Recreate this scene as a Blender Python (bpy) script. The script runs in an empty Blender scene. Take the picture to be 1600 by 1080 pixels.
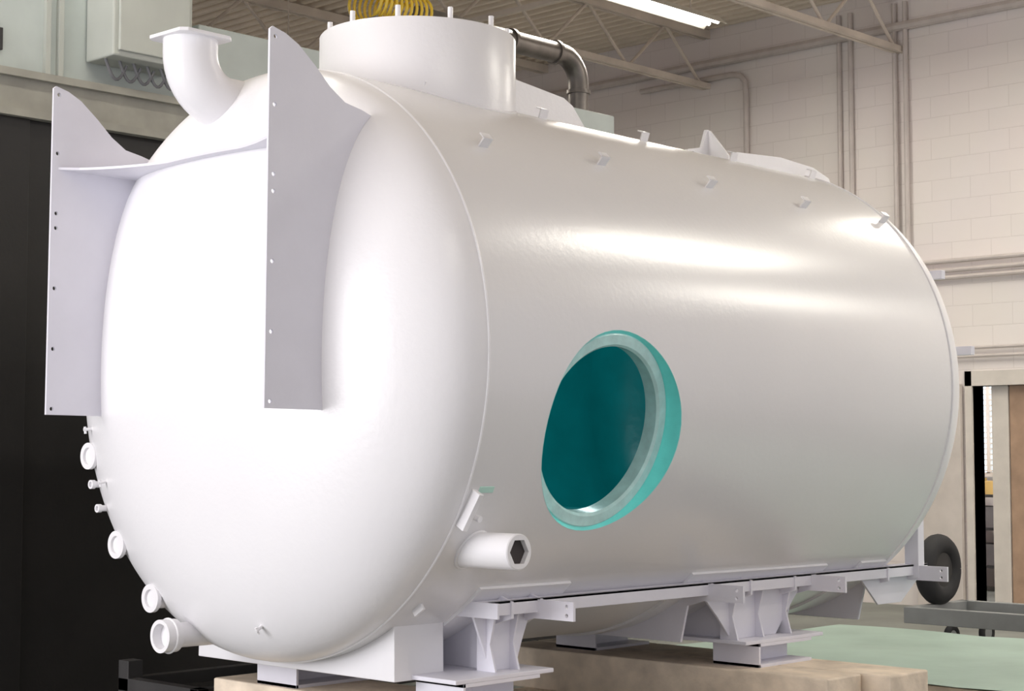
import bpy, bmesh, math, random
from mathutils import Vector, Matrix
random.seed(4)
S = bpy.context.scene
COL = S.collection
ZC = 1.818           # height of the tank axis above the floor
R = 1.188; L = 3.27; B = 0.448; NE = 2.22
TC = math.radians(-13.9)

# ------------------------------------------------------------------ materials
def mat(name, col, rough=0.5, metal=0.0, var=0.06, scale=6.0, bump=0.0, bscale=60.0, coat=0.0, emis=None, estr=0.0, detail=4.0, spec=0.5):
    m = bpy.data.materials.new(name); m.use_nodes = True
    nt = m.node_tree; b = nt.nodes["Principled BSDF"]
    b.inputs["Roughness"].default_value = rough
    b.inputs["Metallic"].default_value = metal
    b.inputs["Coat Weight"].default_value = coat
    b.inputs["Coat Roughness"].default_value = 0.2
    b.inputs["Specular IOR Level"].default_value = spec
    tc = nt.nodes.new("ShaderNodeTexCoord")
    n = nt.nodes.new("ShaderNodeTexNoise"); n.inputs["Scale"].default_value = scale; n.inputs["Detail"].default_value = detail
    nt.links.new(tc.outputs["Object"], n.inputs["Vector"])
    r = nt.nodes.new("ShaderNodeValToRGB")
    r.color_ramp.elements[0].position = 0.3; r.color_ramp.elements[1].position = 0.7
    r.color_ramp.elements[0].color = tuple(max(0, c*(1-var)) for c in col)+(1,)
    r.color_ramp.elements[1].color = tuple(min(1, c*(1+var)) for c in col)+(1,)
    nt.links.new(n.outputs["Fac"], r.inputs["Fac"])
    nt.links.new(r.outputs["Color"], b.inputs["Base Color"])
    if bump > 0:
        n2 = nt.nodes.new("ShaderNodeTexNoise"); n2.inputs["Scale"].default_value = bscale; n2.inputs["Detail"].default_value = 3
        nt.links.new(tc.outputs["Object"], n2.inputs["Vector"])
        bp = nt.nodes.new("ShaderNodeBump"); bp.inputs["Strength"].default_value = bump; bp.inputs["Distance"].default_value = 0.01
        nt.links.new(n2.outputs["Fac"], bp.inputs["Height"])
        nt.links.new(bp.outputs["Normal"], b.inputs["Normal"])
    if emis:
        b.inputs["Emission Color"].default_value = tuple(emis)+(1,)
        b.inputs["Emission Strength"].default_value = estr
    return m

M_TANK = mat("white_tank_paint", (0.85,0.84,0.86), 0.30, var=0.015, scale=2.0, bump=0.09, bscale=40, spec=0.5)
M_BARREL = mat("satin_barrel_paint", (0.80,0.79,0.80), 0.26, metal=0.03, var=0.015, scale=1.5, bump=0.05, bscale=40, spec=0.75)
M_PLATE = mat("white_plate_paint", (0.77,0.76,0.83), 0.42, var=0.02, bump=0.03)
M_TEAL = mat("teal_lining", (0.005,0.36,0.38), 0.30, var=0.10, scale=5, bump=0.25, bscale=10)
M_TEALN = mat("teal_neck_painted_glow", (0.20,0.92,0.86), 0.3, var=0.08, scale=9, bump=0.1)  # bright teal paints in the glow spilling out of the tank interior
M_FLANGE = mat("porthole_flange_grey_teal", (0.55,0.82,0.81), 0.25, var=0.10, scale=20, bump=0.1)
M_DARK = mat("dark_bore", (0.05,0.04,0.04), 0.7)
M_TAPE = mat("green_masking_tape", (0.50,0.75,0.66), 0.7)
M_WOOD = mat("sawn_timber", (0.80,0.68,0.54), 0.8, var=0.16, scale=9, bump=0.3, bscale=30)
M_BLACK = mat("black_booth_steel", (0.008,0.007,0.007), 0.5, var=0.4, scale=2.0, bump=0.05)
M_BEAM = mat("grey_painted_beam", (0.32,0.31,0.27), 0.6, var=0.15, scale=5)
M_PANEL = mat("pale_sheet_metal", (0.50,0.55,0.53), 0.5, var=0.08, scale=3)
M_EBOX = mat("enclosure_grey", (0.48,0.50,0.46), 0.5, var=0.06, scale=3)
M_CABLE = mat("cable_grey", (0.16,0.16,0.17), 0.6)
M_STEEL = mat("joist_paint", (0.70,0.62,0.54), 0.6, var=0.12, scale=3)
M_DECK = mat("roof_deck_paint", (0.85,0.75,0.63), 0.65, var=0.08, scale=2)
M_CONDUIT = mat("painted_conduit", (0.60,0.54,0.51), 0.55, var=0.08)
M_PIPE = mat("flue_galvanised_metal", (0.22,0.20,0.185), 0.40, metal=0.7, var=0.3, scale=6)
M_YEL = mat("yellow_air_hose", (0.85,0.60,0.06), 0.4)
M_TUBE = mat("fluorescent_tube", (1,1,1), 0.4, emis=(1.0,0.97,0.86), estr=17)
M_HOUS = mat("fixture_housing", (0.75,0.72,0.65), 0.5)
M_GREEN = mat("green_sheet_material", (0.36,0.49,0.42), 0.5, var=0.14, scale=1.5, bump=0.3, bscale=5)
M_RUB = mat("tyre_rubber", (0.02,0.02,0.022), 0.75)
M_CART = mat("cart_steel", (0.26,0.27,0.27), 0.5, var=0.1)
M_DOORL = mat("beige_door_paint", (0.66,0.60,0.55), 0.5)
M_BROWN = mat("brown_door_veneer", (0.42,0.28,0.19), 0.5, var=0.15)
M_TRIM = mat("cream_trim", (0.70,0.65,0.59), 0.5)
M_WIN = mat("daylit_window_glass", (0.7,0.85,0.95), 0.3, emis=(0.75,0.88,1.0), estr=1.3)
M_CART2 = mat("yellow_carton", (0.62,0.42,0.14), 0.7)
M_CART3 = mat("grey_carton", (0.16,0.15,0.15), 0.7)
M_STAND = mat("dark_grey_steel", (0.035,0.033,0.033), 0.6, var=0.2)

def wall_mat():
    m = bpy.data.materials.new("painted_block_wall"); m.use_nodes = True
    nt = m.node_tree; b = nt.nodes["Principled BSDF"]; b.inputs["Roughness"].default_value = 0.7
    tc = nt.nodes.new("ShaderNodeTexCoord"); sx = nt.nodes.new("ShaderNodeSeparateXYZ"); cx = nt.nodes.new("ShaderNodeCombineXYZ")
    nt.links.new(tc.outputs["Object"], sx.inputs[0])
    ad = nt.nodes.new("ShaderNodeMath"); ad.operation = 'ADD'
    nt.links.new(sx.outputs["X"], ad.inputs[0]); nt.links.new(sx.outputs["Y"], ad.inputs[1])
    nt.links.new(ad.outputs[0], cx.inputs["X"]); nt.links.new(sx.outputs["Z"], cx.inputs["Y"])
    br = nt.nodes.new("ShaderNodeTexBrick")
    br.inputs["Scale"].default_value = 1.0
    br.inputs["Brick Width"].default_value = 0.41; br.inputs["Row Height"].default_value = 0.205
    br.inputs["Mortar Size"].default_value = 0.005; br.inputs["Mortar Smooth"].default_value = 0.6
    br.inputs["Color1"].default_value = (0.85,0.785,0.755,1); br.inputs["Color2"].default_value = (0.87,0.805,0.775,1)
    br.inputs["Mortar"].default_value = (0.77,0.705,0.675,1)
    nt.links.new(cx.outputs[0], br.inputs["Vector"])
    n = nt.nodes.new("ShaderNodeTexNoise"); n.inputs["Scale"].default_value = 1.2
    nt.links.new(tc.outputs["Object"], n.inputs["Vector"])
    mx = nt.nodes.new("ShaderNodeMixRGB"); mx.blend_type = 'MULTIPLY'; mx.inputs[0].default_value = 0.06
    nt.links.new(br.outputs["Color"], mx.inputs[1]); nt.links.new(n.outputs["Color"], mx.inputs[2])
    nt.links.new(mx.outputs[0], b.inputs["Base Color"])
    bp = nt.nodes.new("ShaderNodeBump"); bp.inputs["Strength"].default_value = 0.25; bp.inputs["Distance"].default_value = 0.008; bp.invert = True
    nt.links.new(br.outputs["Fac"], bp.inputs["Height"]); nt.links.new(bp.outputs[0], b.inputs["Normal"])
    return m
M_WALL = wall_mat()
M_FLOOR = mat("concrete_floor", (0.20,0.21,0.19), 0.6, var=0.25, scale=1.2, bump=0.1, bscale=8)

# ------------------------------------------------------------------ builders
def empty(name, loc=(0,0,0)):
    e = bpy.data.objects.new(name, None); e.location = loc; e.empty_display_size = 0.2
    COL.objects.link(e); return e

def mk(name, verts, faces, m, parent=None, smooth=False, bevel=0.0, angle=35):
    me = bpy.data.meshes.new(name); me.from_pydata([tuple(v) for v in verts], [], faces)
    bm = bmesh.new(); bm.from_mesh(me); bmesh.ops.recalc_face_normals(bm, faces=bm.faces); bm.to_mesh(me); bm.free()
    me.materials.append(m)
    if smooth:
        me.polygons.foreach_set("use_smooth", [True]*len(me.polygons))
        me.set_sharp_from_angle(angle=math.radians(angle))
    o = bpy.data.objects.new(name, me); COL.objects.link(o)
    if parent: o.parent = parent
    if bevel > 0:
        bv = o.modifiers.new("bevel", 'BEVEL'); bv.width = bevel; bv.segments = 2; bv.limit_method = 'ANGLE'
    return o

def boxgeo(x0,x1,y0,y1,z0,z1):
    v = [(x0,y0,z0),(x1,y0,z0),(x1,y1,z0),(x0,y1,z0),(x0,y0,z1),(x1,y0,z1),(x1,y1,z1),(x0,y1,z1)]
    f = [(0,3,2,1),(4,5,6,7),(0,1,5,4),(1,2,6,5),(2,3,7,6),(3,0,4,7)]
    return v, f
def box(name, x0,x1,y0,y1,z0,z1, m, parent=None, bevel=0.003):
    v,f = boxgeo(x0,x1,y0,y1,z0,z1); return mk(name, v, f, m, parent, bevel=bevel)
def boxes(name, lst, m, parent=None, bevel=0.0):
    V=[];F=[]
    for b in lst:
        v,f = boxgeo(*b); k=len(V); V+=v; F+=[tuple(i+k for i in q) for q in f]
    return mk(name, V, F, m, parent, bevel=bevel)

def frame(d):
    d = Vector(d).normalized()
    a = Vector((0,0,1)) if abs(d.z) < 0.9 else Vector((1,0,0))
    u = d.cross(a).normalized(); w = d.cross(u).normalized()
    return d,u,w
def sweepgeo(pts, rad, seg=20, cap=True):
    pts = [Vector(p) for p in pts]; n=len(pts)
    if not isinstance(rad,(list,tuple)): rad=[rad]*n
    V=[];F=[]; prev=None
    for i,p in enumerate(pts):
        t = (pts[min(i+1,n-1)]-pts[max(i-1,0)])
        t.normalize()
        if prev is None: _,u,w = frame(t)
        else:
            u = (prev - t*prev.dot(t)).normalized(); w = t.cross(u).normalized()
        prev = u
        for k in range(seg):
            a = 2*math.pi*k/seg; V.append(p+u*math.cos(a)*rad[i]+w*math.sin(a)*rad[i])
    for i in range(n-1):
        for k in range(seg):
            k2=(k+1)%seg; F.append((i*seg+k,i*seg+k2,(i+1)*seg+k2,(i+1)*seg+k))
    if cap:
        F.append(tuple(range(seg))); F.append(tuple((n-1)*seg+k for k in range(seg)))
    return V,F
def sweep(name, pts, rad, m, parent=None, seg=20, cap=True):
    V,F = sweepgeo(pts, rad, seg, cap); return mk(name, V, F, m, parent, smooth=True)
def rods(name, segs, r, m, parent=None, seg=8):
    V=[];F=[]
    for a,b in segs:
        v,f = sweepgeo([a,b], r, seg); k=len(V); V+=v; F+=[tuple(i+k for i in q) for q in f]
    return mk(name, V, F, m, parent, smooth=True)
def cyl(name,p0,p1,r,m,parent=None,seg=32): return sweep(name,[p0,p1],r,m,parent,seg)
def tube(name,p0,p1,r,ri,m,parent=None,seg=40,depth=None):
    p0=Vector(p0);p1=Vector(p1);d,u,w=frame(p1-p0)
    q = p1-d*(depth if depth else (p1-p0).length)
    V=[];F=[]
    for (c,rr) in ((p0,r),(p1,r),(p1,ri),(q,ri)):
        for k in range(seg):
            a=2*math.pi*k/seg; V.append(c+u*math.cos(a)*rr+w*math.sin(a)*rr)
    for i in range(3):
        for k in range(seg):
            k2=(k+1)%seg; F.append((i*seg+k,i*seg+k2,(i+1)*seg+k2,(i+1)*seg+k))
    if not depth:
        for k in range(seg):
            k2=(k+1)%seg; F.append((3*seg+k,3*seg+k2,k2,k))
    else:
        F.append(tuple(3*seg+k for k in range(seg))); F.append(tuple(range(seg)))
    return mk(name,V,F,m,parent,smooth=True)
def plate(name, pts, axis, off, th, m, parent=None, bevel=0.002):
    """pts 2D outline; axis X -> (y,z) ; Y -> (x,z); Z -> (x,y)"""
    def P(a,b,c):
        return {'X':(c,a,b),'Y':(a,c,b),'Z':(a,b,c)}[axis]
    n=len(pts); V=[P(a,b,off) for a,b in pts]+[P(a,b,off+th) for a,b in pts]
    F=[tuple(range(n)),tuple(range(2*n-1,n-1,-1))]+[(i,(i+1)%n,n+(i+1)%n,n+i) for i in range(n)]
    return mk(name,V,F,m,parent,bevel=bevel)
def drill(o, centers, axis, r, length=0.2):
    V=[];F=[]
    ax = {'X':Vector((1,0,0)),'Y':Vector((0,1,0)),'Z':Vector((0,0,1))}[axis]
    for c in centers:
        c=Vector(c); v,f=sweepgeo([c-ax*length/2,c+ax*length/2],r,14); k=len(V); V+=v; F+=[tuple(i+k for i in q) for q in f]
    cut = mk("cutter",V,F,M_DARK)
    par=o.parent; o.parent=None
    md=o.modifiers.new("b",'BOOLEAN'); md.object=cut; md.operation='DIFFERENCE'; md.solver='EXACT'
    bpy.context.view_layer.update()
    dg=bpy.context.evaluated_depsgraph_get(); me=bpy.data.meshes.new_from_object(o.evaluated_get(dg))
    o.modifiers.clear(); o.data=me; o.parent=par
    bpy.data.objects.remove(cut)
def headY(x,z):
    q=math.sqrt(x*x+z*z)/R
    return -B*max(0,1-q**NE)**(1/NE)

# ================================================================== TANK
TR = empty("white_cylindrical_tank", (0,0,ZC))
T = empty("vessel", (0,0,0)); T.parent = TR
TILT = 0.45
T.rotation_euler=(math.radians(-TILT),0,0)

def dish(name, ysign, y0, m):
    seg=144; n=40; V=[];F=[]
    for i in range(n):
        t=math.pi/2*i/n; rr=R*math.cos(t)**(2/NE); y=y0+ysign*B*math.sin(t)**(2/NE)
        for k in range(seg):
            a=2*math.pi*k/seg; V.append((rr*math.cos(a),y,rr*math.sin(a)))
    V.append((0,y0+ysign*B,0))
    for i in range(n-1):
        for k in range(seg):
            k2=(k+1)%seg; F.append((i*seg+k,i*seg+k2,(i+1)*seg+k2,(i+1)*seg+k))
    for k in range(seg): F.append(((n-1)*seg+k,(n-1)*seg+(k+1)%seg,len(V)-1))
    return mk(name,V,F,m,T,smooth=True,angle=60)
dish("front_dished_head",-1,0.0,M_TANK)
dish("rear_dished_head",1,L,M_TANK)

YH=0.735; RH=0.40
def rot(w,zp,y):
    c,s=math.cos(TC),math.sin(TC); return (w*c-zp*s, y, w*s+zp*c)
def shell(name,RR,m,ys=0.0,ye=L):
    hs=0.50; th=hs/R
    Ys=[ys+(YH-hs-ys)*i/4 for i in range(4)]+[YH-hs+2*hs*i/16 for i in range(16)]+[YH+hs+(ye-YH-hs)*i/30 for i in range(31)]
    Ts=[-th+2*th*i/16 for i in range(16)]+[th+(2*math.pi-2*th)*i/110 for i in range(110)]
    nY=len(Ys);nT=len(Ts)
    def pt(t,y): return rot(RR*math.cos(t),RR*math.sin(t),y)
    V=[pt(t,y) for y in Ys for t in Ts]; F=[]
    idx=lambda i,j:i*nT+(j%nT)
    for i in range(nY-1):
        for j in range(nT):
            if 4<=i<20 and j<16: continue
            F.append((idx(i,j),idx(i,j+1),idx(i+1,j+1),idx(i+1,j)))
    loop=[(4,j) for j in range(16)]+[(i,16) for i in range(4,20)]+[(20,j) for j in range(16,0,-1)]+[(i,0) for i in range(20,4,-1)]
    prev=[idx(*q) for q in loop]; K=7
    for k in range(1,K+1):
        f=k/K; cur=[]
        for (i,j) in loop:
            u=Ys[i]-YH; t=Ts[j]
            ph=math.atan2(R*t,u); cu=RH*math.cos(ph); ct=math.asin(RH*math.sin(ph)/RR)
            V.append(pt(t+(ct-t)*f, YH+u+(cu-u)*f)); cur.append(len(V)-1)
        for a in range(len(loop)):
            b=(a+1)%len(loop); F.append((prev[a],prev[b],cur[b],cur[a]))
        prev=cur
    me=mk(name,V,F,m,T,smooth=True,angle=60); return me
shell("shell_barrel",R,M_BARREL)
shell("shell_lining",R-0.02,M_TEAL,0.0,L)
for nm,s,y0 in (("front_head_lining",-1,0.0),("rear_head_lining",1,L)):
    o=dish(nm,s,y0,M_TEAL)
    o.scale=(0.983,1,0.983); o.location=(0,-s*0.02,0)

def ringsurf(name, rings, m, seg=96):
    V=[];F=[]
    for (rho,w) in rings:
        for k in range(seg):
            a=2*math.pi*k/seg; zp=rho*math.sin(a)
            ww = math.sqrt(R*R-zp*zp)+0.001 if w is None else w
            V.append(rot(ww,zp,YH+rho*math.cos(a)))
    for i in range(len(rings)-1):
        for k in range(seg):
            k2=(k+1)%seg; F.append((i*seg+k,i*seg+k2,(i+1)*seg+k2,(i+1)*seg+k))
    return mk(name,V,F,m,T,smooth=True)
ringsurf("porthole_neck",[(RH+0.001,None),(RH-0.014,1.112)],M_TEALN)
ringsurf("porthole_flange",[(RH-0.012,1.112),(RH-0.018,1.118),(0.344,1.118),(0.334,1.108),(0.334,1.05),(0.350,1.045)],M_FLANGE)
plate("inner_baffle_plate",[(-0.98,0.35),(0.98,0.35),(0.98,1.9),(-0.98,1.9)],'Z',-0.62,0.015,M_TEAL,T)

def ringbead(name,y,r,mn,m):
    pts=[(r*math.cos(2*math.pi*k/144),y,r*math.sin(2*math.pi*k/144)) for k in range(145)]
    return sweep(name,pts,mn,m,T,8,False)
ringbead("front_weld_bead",0.0,R,0.0055,M_TANK)
ringbead("rear_weld_bead",L,R,0.007,M_TANK)

# manway
MX,MY,MR=0.09,0.665,0.425
def lathe(name,cx,cy,prof,m,seg=96):
    V=[];F=[]
    for (r,z) in prof:
        for k in range(seg):
            a=2*math.pi*k/seg; V.append((cx+r*math.cos(a),cy+r*math.sin(a),z))
    for i in range(len(prof)-1):
        for k in range(seg):
            k2=(k+1)%seg; F.append((i*seg+k,i*seg+k2,(i+1)*seg+k2,(i+1)*seg+k))
    F.append(tuple((len(prof)-1)*seg+k for k in range(seg)))
    return mk(name,V,F,m,T,smooth=True)
lathe("manway_neck",MX,MY,[(MR,1.05),(MR,1.425),(MR-0.004,1.431),(MR-0.02,1.431),(MR-0.02,1.405),(0.02,1.405)],M_TANK)
V=[];F=[]
for k in range(11):
    a=2*math.pi*(k+.3)/11; x=MX+0.385*math.cos(a); y=MY+0.385*math.sin(a)
    v,f=sweepgeo([(x,y,1.405),(x,y,1.485)],0.011,10); q=len(V); V+=v; F+=[tuple(i+q for i in g) for g in f]
mk("manway_studs",V,F,M_TANK,T,smooth=True)
pts=[]
for k in range(97):
    a=2*math.pi*k/96; x=MX+MR*math.cos(a); pts.append((x,MY+MR*math.sin(a),math.sqrt(R*R-x*x)))
sweep("manway_weld",pts,0.007,M_TANK,T,8,False)

plate("top_fin",[(1.10,1.12),(1.10,1.42),(1.70,1.36),(1.765,1.33),(1.90,1.19),(1.90,1.12)],'X',0.0,0.012,M_TANK,T)
o=plate("lifting_lug",[(2.58,1.15),(2.60,1.20),(2.66,1.245),(2.78,1.27),(2.82,1.37),(2.84,1.37),(2.98,1.15)],'X',0.0,0.02,M_TANK,T)
drill(o,[(0.01,2.70,1.22)],'X',0.02)
plate("lifting_lug_gusset",[(-0.05,1.15),(-0.05,1.24),(0.0,1.365),(0.03,1.365),(0.15,1.22),(0.15,1.15)],'Y',2.83,0.015,M_TANK,T)
o=plate("rear_lifting_pad",[(2.60,1.10),(2.66,1.19),(3.05,1.215),(3.35,1.20),(3.50,1.16),(3.54,1.11),(3.54,1.03),(3.3,1.06)],'X',0.30,0.03,M_TANK,T)
drill(o,[(0.31,3.45,1.125)],'X',0.02)

def clip(name,th,y,s=1.0):
    th=math.radians(th); n=Vector((math.cos(th),0,math.sin(th))); t=Vector((-math.sin(th),0,math.cos(th))); yv=Vector((0,1,0))
    p=n*R+yv*y; V=[];F=[]
    def bx(o,a,b,c):
        k=len(V)
        for sx in(-1,1):
            for sy in(-1,1):
                for sz in(-1,1): V.append(o+n*a*sx/2+t*b*sy/2+yv*c*sz/2)
        for q in((0,1,3,2),(4,6,7,5),(0,4,5,1),(2,3,7,6),(0,2,6,4),(1,5,7,3)): F.append(tuple(i+k for i in q))
    bx(p+n*0.020,0.046,0.008,0.05*s)
    bx(p+n*0.040+t*0.014,0.006,0.034,0.05*s)
    mk(name,V,F,M_TANK,T,bevel=0.001)
for i in range(5): clip("insulation_clip_%d"%(i+1),[43.5,45.5,45,44.5,45][i],0.29+0.73*i if i<4 else 3.2)
for i in range(5): clip("insulation_clip_%d"%(i+6),70,0.42+0.70*i)
def stud(name,x,z,l=0.035,r=0.007):
    y=headY(x,z); n=Vector((x/R**2,y/B**2,z/R**2)).normalized(); p=Vector((x,y,z))
    V,F=sweepgeo([p-n*0.005,p+n*l],r,10)
    u=n.cross(Vector((1,0,0))).normalized(); v,f=sweepgeo([p+n*l*0.8-u*0.018,p+n*l*0.8+u*0.012],r*0.8,8)
    k=len(V); V+=v; F+=[tuple(i+k for i in q) for q in f]
    mk(name,V,F,M_TANK,T,smooth=True)
for i,(x,z) in enumerate([(-0.90,0.17),(-0.86,-0.26),(-0.72,-0.48),(0.22,-1.02)]): stud("head_stud_%d"%(i+1),x,z)

def fin_outline(X):
    yf=-0.63; pts=[(yf,-0.21),(yf,1.13),(yf+0.012,1.14)]
    top=[(-0.56,1.125),(-0.50,1.095),(-0.42,1.03),(-0.35,0.965),(-0.28,0.92),(-0.20,0.905)]
    pts+=top
    zs=[0.89-(0.89+0.21)*i/28 for i in range(29)]
    for z in zs: pts.append((headY(X,z)+0.004,z))
    return pts
fr=[.018,.2,.385,.43,.615,.8,.982]
for nm,X in (("mounting_fin_right",0.705),("mounting_fin_left",-0.715)):
    o=plate(nm,fin_outline(abs(X)),'X',X,0.01,M_PLATE,T,bevel=0)
    drill(o,[(X+0.005,-0.605,1.13-1.34*f) for f in fr],'X',0.0085)
pts=[]
for i in range(25):
    x=-0.705+1.41*i/24; y=-0.60+0.23*(1-(x/0.705)**2)**0.7*1.0
    y=min(y,headY(x,0.80)-0.05); pts.append((x,y))
for i in range(25):
    x=0.705-1.41*i/24; pts.append((x,headY(x,0.80)+0.004))
plate("fin_cross_shelf",pts,'Z',0.795,0.01,M_PLATE,T,bevel=0)

# top elbow nozzle
EX=-0.105; ey=-0.385; ez=1.04; er=0.18
pts=[(EX,ey,1.28),(EX,ey,ez+er)]
for i in range(1,13):
    a=math.pi/2*i/12; pts.append((EX,ey+er*(1-math.cos(a)),ez+er-er*math.sin(a)))
pts+= [(EX,-0.10,ez),(EX,0.0,ez)]
sweep("vent_elbow",pts,0.108,M_TANK,T,40)
plate("vent_flange",[(EX-.10,ey-.125),(EX+.10,ey-.125),(EX+.125,ey-.10),(EX+.125,ey+.10),(EX+.10,ey+.125),(EX-.10,ey+.125),(EX-.125,ey+.10),(EX-.125,ey-.10)],'Z',1.272,0.014,M_TANK,T)

def nozzle(name,x,z,r,l,fl=True):
    y=headY(x,z); e=y-l
    cyl(name+"_stub",(x,y+0.04,z),(x,e,z),r,M_TANK,T)
    if fl:
        tube(name+"_flange",(x,e+0.004,z),(x,e-0.014,z),r*1.35,r*0.85,M_TANK,T,depth=0.012)
nozzle("nozzle_a",-0.89,-0.375,0.042,0.015)
nozzle("nozzle_b",-0.87,-0.495,0.014,0.03)
nozzle("nozzle_c",-0.82,-0.595,0.013,0.035)
nozzle("nozzle_d",-0.72,-0.745,0.043,0.02)
nozzle("nozzle_e",-0.49,-0.955,0.043,0.03)
cyl("drain_pipe_stub",(-0.30,-0.02,-1.09),(-0.30,-0.30,-1.09),0.05,M_TANK,T)
tube("drain_pipe_coupling",(-0.30,-0.27,-1.09),(-0.30,-0.34,-1.09),0.066,0.050,M_TANK,T,depth=0.06)
ringpts=[(-0.30+0.067*math.cos(2*math.pi*k/32),-0.30,-1.09+0.067*math.sin(2*math.pi*k/32)) for k in range(33)]
sweep("drain_coupling_bead",ringpts,0.005,M_TANK,T,8,False)

# side pipe, closed by a socket with a hexagonal bore
SY=0.16; SZ=-0.715
e=1.19
def yz(r,n,ph=0.0): return [(SY+r*math.cos(ph+2*math.pi*k/n),SZ+r*math.sin(ph+2*math.pi*k/n)) for k in range(n)]
V=[];F=[];n=48
for (x,rr,hexa) in ((0.86,0.066,0),(e-0.004,0.066,0),(e,0.062,0),(e,0.049,1),(e-0.05,0.049,1)):
    for k in range(n):
        a=2*math.pi*k/n; r2=rr
        if hexa:
            s=(a%(math.pi/3))-math.pi/6; r2=rr*math.cos(math.pi/6)/math.cos(s)
        V.append((x,SY+r2*math.cos(a),SZ+r2*math.sin(a)))
for i in range(4):
    for k in range(n):
        k2=(k+1)%n; F.append((i*n+k,i*n+k2,(i+1)*n+k2,(i+1)*n+k))
mk("side_pipe",V,F,M_TANK,T,smooth=True,angle=30)
plate("side_pipe_hex_bore",yz(0.053,6),'X',e-0.06,0.04,M_DARK,T,bevel=0)
sweep("side_pipe_weld",[(math.sqrt(R*R-(SZ+0.066*math.sin(a))**2),SY+0.066*math.cos(a),SZ+0.066*math.sin(a)) for a in [2*math.pi*k/32 for k in range(33)]],0.008,M_TANK,T,8,False)
def surfbox(name,th,y,a,b,c,tilt,m,lift=0.0):
    th=math.radians(th); n=Vector((math.cos(th),0,math.sin(th))); t=Vector((-math.sin(th),0,math.cos(th))); yv=Vector((0,1,0))
    ti=math.radians(tilt); t2=t*math.cos(ti)+yv*math.sin(ti); y2=yv*math.cos(ti)-t*math.sin(ti)
    p=n*(R+lift)+Vector((0,y,0)); V=[]
    for sx in(0,1):
        for sy in(-1,1):
            for sz in(-1,1): V.append(p+n*(a*sx-0.004)+t2*b*sy/2+y2*c*sz/2)
    mk(name,V,[(0,1,3,2),(4,6,7,5),(0,4,5,1),(2,3,7,6),(0,2,6,4),(1,5,7,3)],m,T,bevel=0.002)
surfbox("name_bar_bracket",-28,0.03,0.045,0.15,0.025,6,M_TANK)
surfbox("masking_tape_patch",-24.5,0.10,0.006,0.025,0.075,0,M_TAPE)
cyl("side_stud",(1.02,0.08,-0.585),(1.07,0.08,-0.60),0.012,M_TANK,T)
surfbox("lower_bar_lug",-52,0.09,0.03,0.05,0.014,10,M_TANK)

# ---------------------------------------------------------------- skid frame of the tank (level)
K0=empty("skid_frame",(0,0,0)); K0.parent=TR
TT=T; T=K0
def sag(y): return -y*math.tan(math.radians(TILT))
def arcpts(a0,a1,r,n=20,dz=0):
    return [(r*math.cos(math.radians(a0+(a1-a0)*i/n)),dz+r*math.sin(math.radians(a0+(a1-a0)*i/n))) for i in range(n+1)]
bl=arcpts(-121.5,-58.5,R-0.008)
plate("front_saddle_block",bl+[(0.62,-1.225),(-0.62,-1.225)],'Y',0.07,0.26,M_TANK,T,bevel=0.004)
def web(name,y,th=0.014):
    p=arcpts(-128,-50,R-0.006,20,sag(y))+[(0.84,-0.935),(0.84,-1.0),(0.70,-1.04),(0.66,-1.205),(-0.66,-1.205),(-0.70,-1.04),(-0.84,-1.0),(-0.84,-0.935)]
    if sag(y)-R < -1.20:
        p=arcpts(-128,-95,R-0.006,10,sag(y))+arcpts(-85,-50,R-0.006,10,sag(y))+p[21:]
    plate(name,p,'Y',y,th,M_PLATE,T)
wy=[0.48,0.65,1.76,2.05,2.40,2.565,3.22]
for i,y in enumerate(wy): web("saddle_web_%d"%(i+1),y)
def pad(name,a0,a1,y0,y1,t=0.012):
    V=[];F=[];n=24
    for i in range(n+1):
        a=math.radians(a0+(a1-a0)*i/n)
        for rr,y in ((R-0.003,y0),(R+t,y0),(R+t,y1),(R-0.003,y1)): V.append((rr*math.cos(a),y,rr*math.sin(a)))
    for i in range(n):
        for k in range(4):
            k2=(k+1)%4; F.append((i*4+k,i*4+k2,(i+1)*4+k2,(i+1)*4+k))
    F+= [(0,1,2,3),(n*4,n*4+1,n*4+2,n*4+3)]
    mk(name,V,F,M_TANK,TT,smooth=True)
pad("wear_pad_1",-132,-47,0.34,0.86); pad("wear_pad_2",-132,-47,1.66,2.72); pad("wear_pad_3",-132,-47,3.02,3.25)
for i,y in enumerate([0.65,1.755,2.56,3.50]):
    o=box("mounting_arm_%d"%(i+1),0.76,1.02,y-0.014,y-0.001,-1.01,-0.935,M_PLATE,T,bevel=0)
    drill(o,[(0.985,y,-0.955),(0.985,y,-0.99)],'Y',0.008)
boxes("side_rail",[(0.82,0.832,0.36,3.62,-0.985,-0.93),(0.74,0.832,0.36,3.62,-0.94,-0.93)],M_PLATE,T,bevel=0.001)
boxes("far_side_rail",[(-0.832,-0.82,0.36,3.62,-0.985,-0.93),(-0.832,-0.74,0.36,3.62,-0.94,-0.93)],M_PLATE,T)
plate("front_arm_bar",[(0.60,-0.93),(0.90,-0.93),(0.90,-0.99),(0.60,-0.99)],'Y',0.34,0.012,M_PLATE,T)
def gus(name,x,y0,y1):
    m=(y0+y1)/2; w=(y1-y0)/2
    p=[(y0,-0.99),(y0+w*0.30,-1.10),(m-w*0.45,-1.205),(m+w*0.45,-1.205),(y1-w*0.30,-1.10),(y1,-0.99)]
    plate(name,p,'X',x,0.012,M_PLATE,T)
gus("gusset_1",0.74,0.36,0.68); gus("gusset_2",0.74,1.80,2.58)
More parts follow.
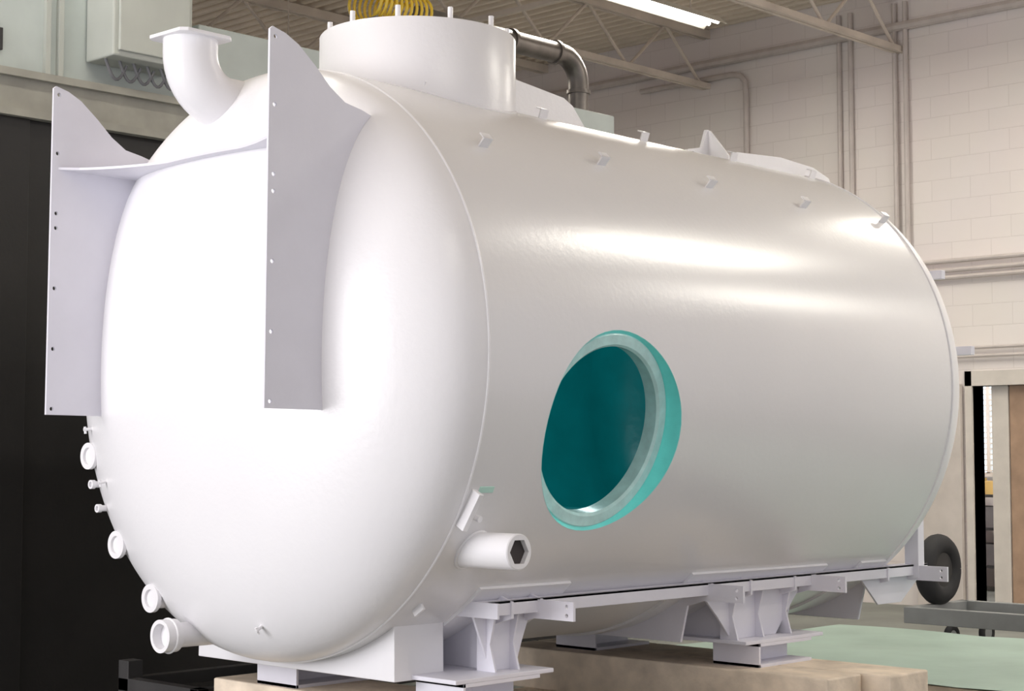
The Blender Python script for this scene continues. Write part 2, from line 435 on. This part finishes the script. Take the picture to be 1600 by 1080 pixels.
for i,y in enumerate((0.43,0.56,2.00,2.20,2.42)):
    plate("stiffener_rib_%d"%(i+1),[(0.70,-0.98),(0.80,-0.98),(0.77,-1.10),(0.80,-1.205),(0.70,-1.205)],'Y',y,0.010,M_PLATE,T,bevel=0.001)
box("base_plate_1",-0.72,0.86,0.16,0.70,-1.222,-1.205,M_PLATE,T)
box("base_plate_2",-0.72,0.86,1.98,2.60,-1.222,-1.205,M_PLATE,T)
plate("rear_gusset",[(3.05,-0.99),(3.2,-1.12),(3.42,-1.12),(3.62,-0.99)],'X',0.78,0.012,M_PLATE,T)
def foot(name,x0,x1,y0,y1):
    boxes(name,[(x0,x1,y0,y0+0.012,-1.33,-1.222),(x0,x1,y0,y1,-1.33,-1.316),(x0,x1,y0,y1,-1.236,-1.222),
                ((x0+x1)/2-.006,(x0+x1)/2+.006,y0+0.01,y1-0.02,-1.32,-1.23)],M_PLATE,T,bevel=0.001)
foot("channel_foot_1",0.60,0.86,0.20,0.62); foot("channel_foot_2",-0.38,-0.12,0.20,0.62)
foot("channel_foot_3",0.60,0.86,2.08,2.50); foot("channel_foot_4",-0.38,-0.12,2.08,2.50)
box("rear_bracket_bar_high",0.55,0.99,3.53,3.57,0.54,0.585,M_PLATE,T)
box("rear_bracket_bar_mid",0.55,1.15,3.53,3.57,0.14,0.185,M_PLATE,T)
box("rear_bracket_post",0.78,0.86,3.48,3.54,-1.0,0.62,M_PLATE,T)
box("rear_bracket_tie",-0.80,0.80,3.50,3.54,-0.62,-0.56,M_PLATE,T)

# ================================================================== TIMBERS
zt=ZC-1.33
def timber(name,x0,x1,y0,y1,z0,z1):
    return box(name,x0,x1,y0,y1,z0,z1,M_WOOD,None,bevel=0.008)
timber("timber_beam",-0.66,1.44,2.24,2.56,zt-0.20,zt)
timber("timber_beam",-0.66,1.44,0.18,0.60,zt-0.20,zt)
timber("timber_beam",-0.50,-0.25,0.0,2.9,0.0,zt-0.20)
timber("timber_beam",0.95,1.20,0.0,2.9,0.0,zt-0.20)
timber("timber_beam",-0.66,1.30,1.96,2.23,zt-0.20,zt)

# ================================================================== ROOM
YW=10.3; ZT=6.05
dx0,dx1,dz=-2.52,-1.30,2.10
boxes("wall_back",[(-14,dx0,YW,YW+0.2,0,ZT+0.3),(dx1,9,YW,YW+0.2,0,ZT+0.3),(dx0,dx1,YW,YW+0.2,dz,ZT+0.3)],M_WALL)
box("wall_left",-14.2,-14,-8,YW+0.2,0,ZT+0.3,M_WALL,bevel=0)
box("floor",-14.2,9,-8,14,-0.1,0,M_FLOOR,bevel=0)
V=[];F=[];p=0.16;y=-8.0;prof=[]
while y<YW:
    prof+=[(y,ZT),(y+0.05,ZT),(y+0.065,ZT+0.05),(y+0.145,ZT+0.05)]; y+=p
for (yy,zz) in prof: V+=[(-14,yy,zz),(9,yy,zz)]
for i in range(len(prof)-1): F.append((2*i,2*i+1,2*i+3,2*i+2))
mk("ceiling",V,F,M_DECK)
for i,X in enumerate([-12.7,-10.35,-8.0,-5.62,-3.24,-0.9,1.45,3.8,6.15]):
    J=empty("roof_joist",(X,0,0))
    boxes("chords",[(-0.05,-0.01,-8,YW,5.95,6.04),(0.01,0.05,-8,YW,5.95,6.04),(-0.05,-0.01,-8,YW,5.40,5.46),(0.01,0.05,-8,YW,5.40,5.46)],M_STEEL,J)
    sg=[];yy=YW-0.1;up=False
    while yy>-8:
        a=(0,yy,5.43 if not up else 5.98); b=(0,yy-0.62,5.98 if not up else 5.43); sg.append((a,b)); up=not up; yy-=0.62
    rods("web_rods",sg,0.018,M_STEEL,J)
boxes("ceiling_bridging",[(-14,9,y,y+0.04,5.36,5.40) for y in (2.2,6.4)],M_STEEL)

rods("wall_conduit",[((-3.28,YW-0.05,3.64),(-3.28,YW-0.05,5.9)),((-3.16,YW-0.05,3.3),(-3.16,YW-0.05,5.9)),
                     ((-3.79,YW-0.04,2.4),(-3.79,YW-0.04,5.9)),((-3.93,YW-0.03,2.4),(-3.93,YW-0.03,5.9))],0.025,M_CONDUIT)
rods("wall_conduit",[((-14,YW-0.06,5.66),(6,YW-0.06,5.66))],0.045,M_CONDUIT)
rods("wall_conduit",[((-3.1,YW-0.06,3.30),(2,YW-0.06,3.30)),((-3.1,YW-0.06,3.21),(2,YW-0.06,3.21)),((-3.1,YW-0.06,3.14),(2,YW-0.06,3.14))],0.022,M_CONDUIT)
rods("wall_conduit",[((-3.1,YW-0.05,2.46),(2,YW-0.05,2.46)),((-3.1,YW-0.05,2.38),(2,YW-0.05,2.38))],0.016,M_CONDUIT)
sweep("wall_conduit",[(-6.5,YW-0.05,5.50),(-5.25,YW-0.05,5.50),(-5.14,YW-0.05,5.47),(-5.08,YW-0.05,5.40),(-5.07,YW-0.05,5.25),(-5.07,YW-0.05,3.0)],0.030,M_CONDUIT,None,12)

D=empty("door_1",(0,0,0))
boxes("frame",[(dx0-0.07,dx0,YW-0.03,YW+0.2,0,dz+0.14),(dx1,dx1+0.07,YW-0.03,YW+0.2,0,dz+0.14),(dx0-0.07,dx1+0.07,YW-0.03,YW+0.2,dz,dz+0.14)],M_TRIM,D)
box("jamb_post",-2.36,-2.19,YW+0.05,YW+0.2,0,dz,M_TRIM,D)
box("leaf",-2.18,-1.30,YW+0.06,YW+0.11,0,dz,M_BROWN,D)
box("door_2",-3.10,-2.62,YW-0.07,YW-0.02,0,dz+0.02,M_DOORL)
boxes("wall_office",[(-5.2,-5.1,YW+0.2,13,0,2.6),(-1.1,-1.0,YW+0.2,13,0,2.6),(-5.2,-1.0,13,13.1,0,2.6),(-5.2,-1.0,YW+0.2,13,2.6,2.7)],M_WALL)
W=empty("window_1",(0,0,0))
box("glass",-4.3,-3.2,12.95,12.99,1.25,2.25,M_WIN,W,bevel=0)
boxes("mullions",[(-4.34,-3.16,12.90,12.96,1.21,1.26),(-4.34,-3.16,12.90,12.96,2.22,2.27),(-3.78,-3.74,12.90,12.96,1.25,2.25),(-3.2,-3.16,12.90,12.96,1.25,2.25),(-4.34,-4.3,12.90,12.96,1.25,2.25)],M_TRIM,W)
boxes("blind_slats",[(-4.3,-3.2,12.91,12.93,1.27+0.06*k,1.285+0.06*k) for k in range(16)],M_TRIM,W)
C=empty("storage_shelf",(0,0,0))
boxes("shelf_boards",[(-4.2,-3.0,12.3,12.8,h,h+0.03) for h in (0.25,0.65,1.0)]+[(-4.2,-4.16,12.3,12.8,0,1.03),(-3.04,-3.0,12.3,12.8,0,1.03)],M_STAND,C)
boxes("cartons",[(-4.1,-3.7,12.35,12.75,1.03,1.2),(-3.65,-3.4,12.35,12.75,1.03,1.17)],M_CART2,C)
boxes("dark_cartons",[(-3.8,-3.4,12.35,12.7,0.28,0.5),(-3.75,-3.3,12.35,12.7,0.68,0.90)],M_CART3,C)

# ================================================================== LEFT BOOTH
P=empty("spray_booth",(0,0,0))
BX=-2.6
box("black_side_panel",BX-1.6,BX,-4.0,0.38,0,3.23,M_BLACK,P)
box("black_side_panel_b",BX-1.6,BX-0.02,0.385,5.3,0,3.23,M_BLACK,P)
boxes("header_beam",[(BX-0.15,BX+0.04,-4,2.2,3.23,3.27),(BX-0.15,BX,-4,2.2,3.27,3.44),(BX-0.15,BX+0.04,-4,2.2,3.44,3.48)],M_BEAM,P)
box("upper_panel",BX-1.5,BX-0.12,-4,1.46,3.48,5.3,M_PANEL,P)
boxes("panel_ribs",[(BX-0.13,BX-0.09,y,y+0.03,3.48,5.3) for y in (-0.9,0.1,0.52,0.60)],M_EBOX,P)
box("small_vent",BX-0.13,BX-0.10,0.16,0.27,3.60,3.72,M_STAND,P)
E=empty("electrical_enclosure",(0,0,0))
box("cabinet",BX-0.11,BX+0.16,0.78,1.30,3.62,4.9,M_EBOX,E,bevel=0.01)
box("cabinet_door",BX+0.16,BX+0.18,0.81,1.27,3.65,4.87,M_EBOX,E,bevel=0.006)
for k in range(5):
    y0=0.80+0.09*k
    sweep("cable_%d"%(k+1),[(BX+0.05,y0+0.14*t,3.63-0.10*math.sin(math.pi*t)-0.03*t) for t in [i/10 for i in range(11)]],0.009,M_CABLE,E,8)
boxes("side_duct",[(BX-0.9,BX-0.02,1.47,5.2,3.60,3.95),(BX-0.92,BX,1.47,5.2,3.52,3.60),(BX-0.92,BX,3.0,3.05,3.50,3.97)],M_PANEL,P,bevel=0.01)

# yellow coil of hose on a rack above the duct (behind the manway)
pts=[]
for i in range(300):
    a=i/300*2*math.pi*12; pts.append((-3.0+0.15*math.cos(a),3.05+0.55*i/300,4.455+0.12*math.sin(a)))
HC=sweep("yellow_air_hose_coil",pts,0.011,M_YEL,P,8)
boxes("hose_rack",[(-3.2,-2.8,3.0,3.7,4.29,4.32)]+[(x,x+0.03,y,y+0.03,3.95,4.29) for x in (-3.2,-2.83) for y in (3.0,3.67)],M_CABLE,P)

fx=-3.70
G=empty("flue_pipe",(0,0,0)); G.parent=P
zf=4.70
pts=[(fx,4.2,zf),(fx,5.80,zf)]
for i in range(1,10):
    a=math.pi/2*i/9; pts.append((fx,5.80+0.22*math.sin(a),zf-0.22*(1-math.cos(a))))
pts.append((fx,6.02,0.0))
sweep("pipe",pts,0.085,M_PIPE,G,24)
sweep("riser",[(fx,4.28,3.9),(fx,4.28,zf)],0.085,M_PIPE,G,24)
for k,z in enumerate((4.40,4.10,3.6)): cyl("joint_band_%d"%(k+1),(fx,6.02,z),(fx,6.02,z+0.03),0.10,M_PIPE,G)
for k,y in enumerate((5.2,5.72)): cyl("joint_band_%d"%(k+4),(fx,y,zf),(fx,y+0.03,zf),0.10,M_PIPE,G)

def fixture(x,y0,y1,z,power):
    Fm=empty("fluorescent_ceiling_light",(x,(y0+y1)/2,z)); h=(y1-y0)/2
    pr=[(-0.14,0.0),(-0.05,0.08),(0.05,0.08),(0.14,0.0),(0.13,0.0),(0.045,0.07),(-0.045,0.07),(-0.13,0.0)]
    plate("reflector",pr,'Y',-h,2*h,M_HOUS,Fm,bevel=0)
    rods("tubes",[((-0.05,-h+.03,0.03),(-0.05,h-.03,0.03)),((0.05,-h+.03,0.03),(0.05,h-.03,0.03))],0.019,M_TUBE,Fm)
    rods("hangers",[((0,-h*.7,0.08),(0,-h*.7,ZT-z)),((0,h*.7,0.08),(0,h*.7,ZT-z))],0.008,M_STEEL,Fm)
    ld=bpy.data.lights.new("lamp",'AREA'); ld.shape='RECTANGLE'; ld.size=0.22; ld.size_y=2*h-0.1; ld.energy=power; ld.color=(1.0,0.95,0.86)
    lo=bpy.data.objects.new("lamp_glow",ld); COL.objects.link(lo); lo.parent=Fm; lo.location=(0,0,-0.01)
fixture(-3.82,5.6,8.05,5.36,90)
fixture(-7.5,4.0,6.4,5.36,80)
fixture(2.9,4.4,6.8,5.30,80)
fixture(4.9,7.4,9.8,5.30,95)
fixture(0.3,7.4,9.8,5.36,75)  # extra fixture out of view, added to brighten the back wall
fixture(-1.1,-1.5,0.9,5.36,18)
fixture(5.2,-1.5,0.9,5.36,30)

# ================================================================== FLOOR THINGS
WP=empty("low_work_platform",(0,0,0))
px0,px1,py0,py1,pz=-0.95,3.9,3.35,5.55,0.30
boxes("deck_and_legs",[(px0,px1,py0,py1,pz-0.05,pz)]+[(x,x+0.1,y,y+0.1,0,pz-0.05) for x in (px0,1.4,px1-0.1) for y in (py0,py1-0.1)],M_WOOD,WP,bevel=0.004)
V=[];F=[];nx,ny=60,44
for i in range(nx+1):
    for j in range(ny+1):
        x=px0-0.02+(px1-px0+0.04)*i/nx; y=py0-0.02+(py1-py0+0.04)*j/ny
        V.append((x,y,pz+0.006+0.014*abs(math.sin(x*2.3+y*1.1))*abs(math.sin(y*2.0-x))))
for i in range(nx):
    for j in range(ny): F.append((i*(ny+1)+j,(i+1)*(ny+1)+j,(i+1)*(ny+1)+j+1,i*(ny+1)+j+1))
mk("green_sheet",V,F,M_GREEN,WP,smooth=True)
K=empty("flatbed_cart",(0,0,0))
boxes("frame_bars",[(-1.3,1.9,6.95,7.02,0.20,0.32),(-1.3,1.9,7.75,7.82,0.20,0.32),(-1.3,-1.22,7.0,7.8,0.20,0.32),(0.1,0.18,7.0,7.8,0.20,0.32),(1.8,1.9,7.0,7.8,0.20,0.32)],M_CART,K,bevel=0.004)
rods("braces",[((-1.2,7.0,0.25),(0.1,7.78,0.25)),((0.2,7.78,0.25),(1.8,7.0,0.25))],0.025,M_CART,K)
def wheel(name,x,y,z,r,w,par):
    pts=[(x,y+(r-w/2)*math.cos(2*math.pi*k/40),z+(r-w/2)*math.sin(2*math.pi*k/40)) for k in range(41)]
    sweep(name+"_tyre",pts,w/2,M_RUB,par,14,False)
    cyl(name+"_hub",(x-w*0.3,y,z),(x+w*0.3,y,z),r*0.55,M_CART if r<0.2 else M_STAND,par)
for k,(x,y) in enumerate([(-1.0,7.12),(-1.0,7.65),(1.6,7.12),(1.6,7.65)]):
    wheel("wheel_%d"%(k+1),x,y,0.10,0.10,0.05,K)
wheel("standing_wheel",-1.24,7.36,0.58,0.27,0.16,K)
ST=empty("low_steel_stand",(0,0,0))
boxes("legs_and_bars",[(-1.42,-1.34,0.2,0.28,0,0.50),(-0.86,-0.80,0.2,0.26,0,0.42),(-1.42,-1.34,1.1,1.16,0,0.50),(-0.86,-0.80,1.1,1.16,0,0.42),
    (-1.42,-0.80,0.2,0.26,0.36,0.42),(-1.42,-0.80,1.1,1.16,0.36,0.42),(-1.42,-1.36,0.2,1.16,0.36,0.42),(-0.86,-0.80,0.2,1.16,0.36,0.42)],M_STAND,ST,bevel=0.003)

# ================================================================== LIGHTS
def area(name,loc,target,sx,sy,e,col):
    ld=bpy.data.lights.new(name,'AREA'); ld.shape='RECTANGLE'; ld.size=sx; ld.size_y=sy; ld.energy=e; ld.color=col
    o=bpy.data.objects.new(name,ld); COL.objects.link(o); o.location=loc
    o.rotation_euler=(Vector(target)-Vector(loc)).to_track_quat('-Z','Y').to_euler(); return o
area("open_shutter_door_daylight",(-1.0,-7.8,2.4),(0,0,1.9),4.5,4.0,520,(1.0,0.98,1.0))
pl=bpy.data.lights.new("interior_fill_light",'POINT'); pl.energy=14; pl.shadow_soft_size=0.12; pl.color=(0.85,1,1)  # added fill light, keeps the closed tank interior from going dark
po=bpy.data.objects.new("interior_fill_light",pl); COL.objects.link(po); po.location=(-0.2,2.2,ZC+0.6)
pl=bpy.data.lights.new("office_lamp",'POINT'); pl.energy=60; pl.shadow_soft_size=0.2
po=bpy.data.objects.new("office_lamp",pl); COL.objects.link(po); po.location=(-3.2,11.6,2.4)

w=bpy.data.worlds.new("hall_ambient"); S.world=w; w.use_nodes=True
bg=w.node_tree.nodes["Background"]; bg.inputs[0].default_value=(0.92,0.90,0.96,1); bg.inputs[1].default_value=0.80

# ================================================================== CAMERA
cd=bpy.data.cameras.new("camera"); cam=bpy.data.objects.new("camera",cd); COL.objects.link(cam)
cam.location=(5.41,-4.30,1.45); cam.rotation_euler=(math.radians(93.69),0,math.radians(43.7))
cd.sensor_width=36; cd.lens=59.7
S.camera=cam
S.view_settings.view_transform='Standard'
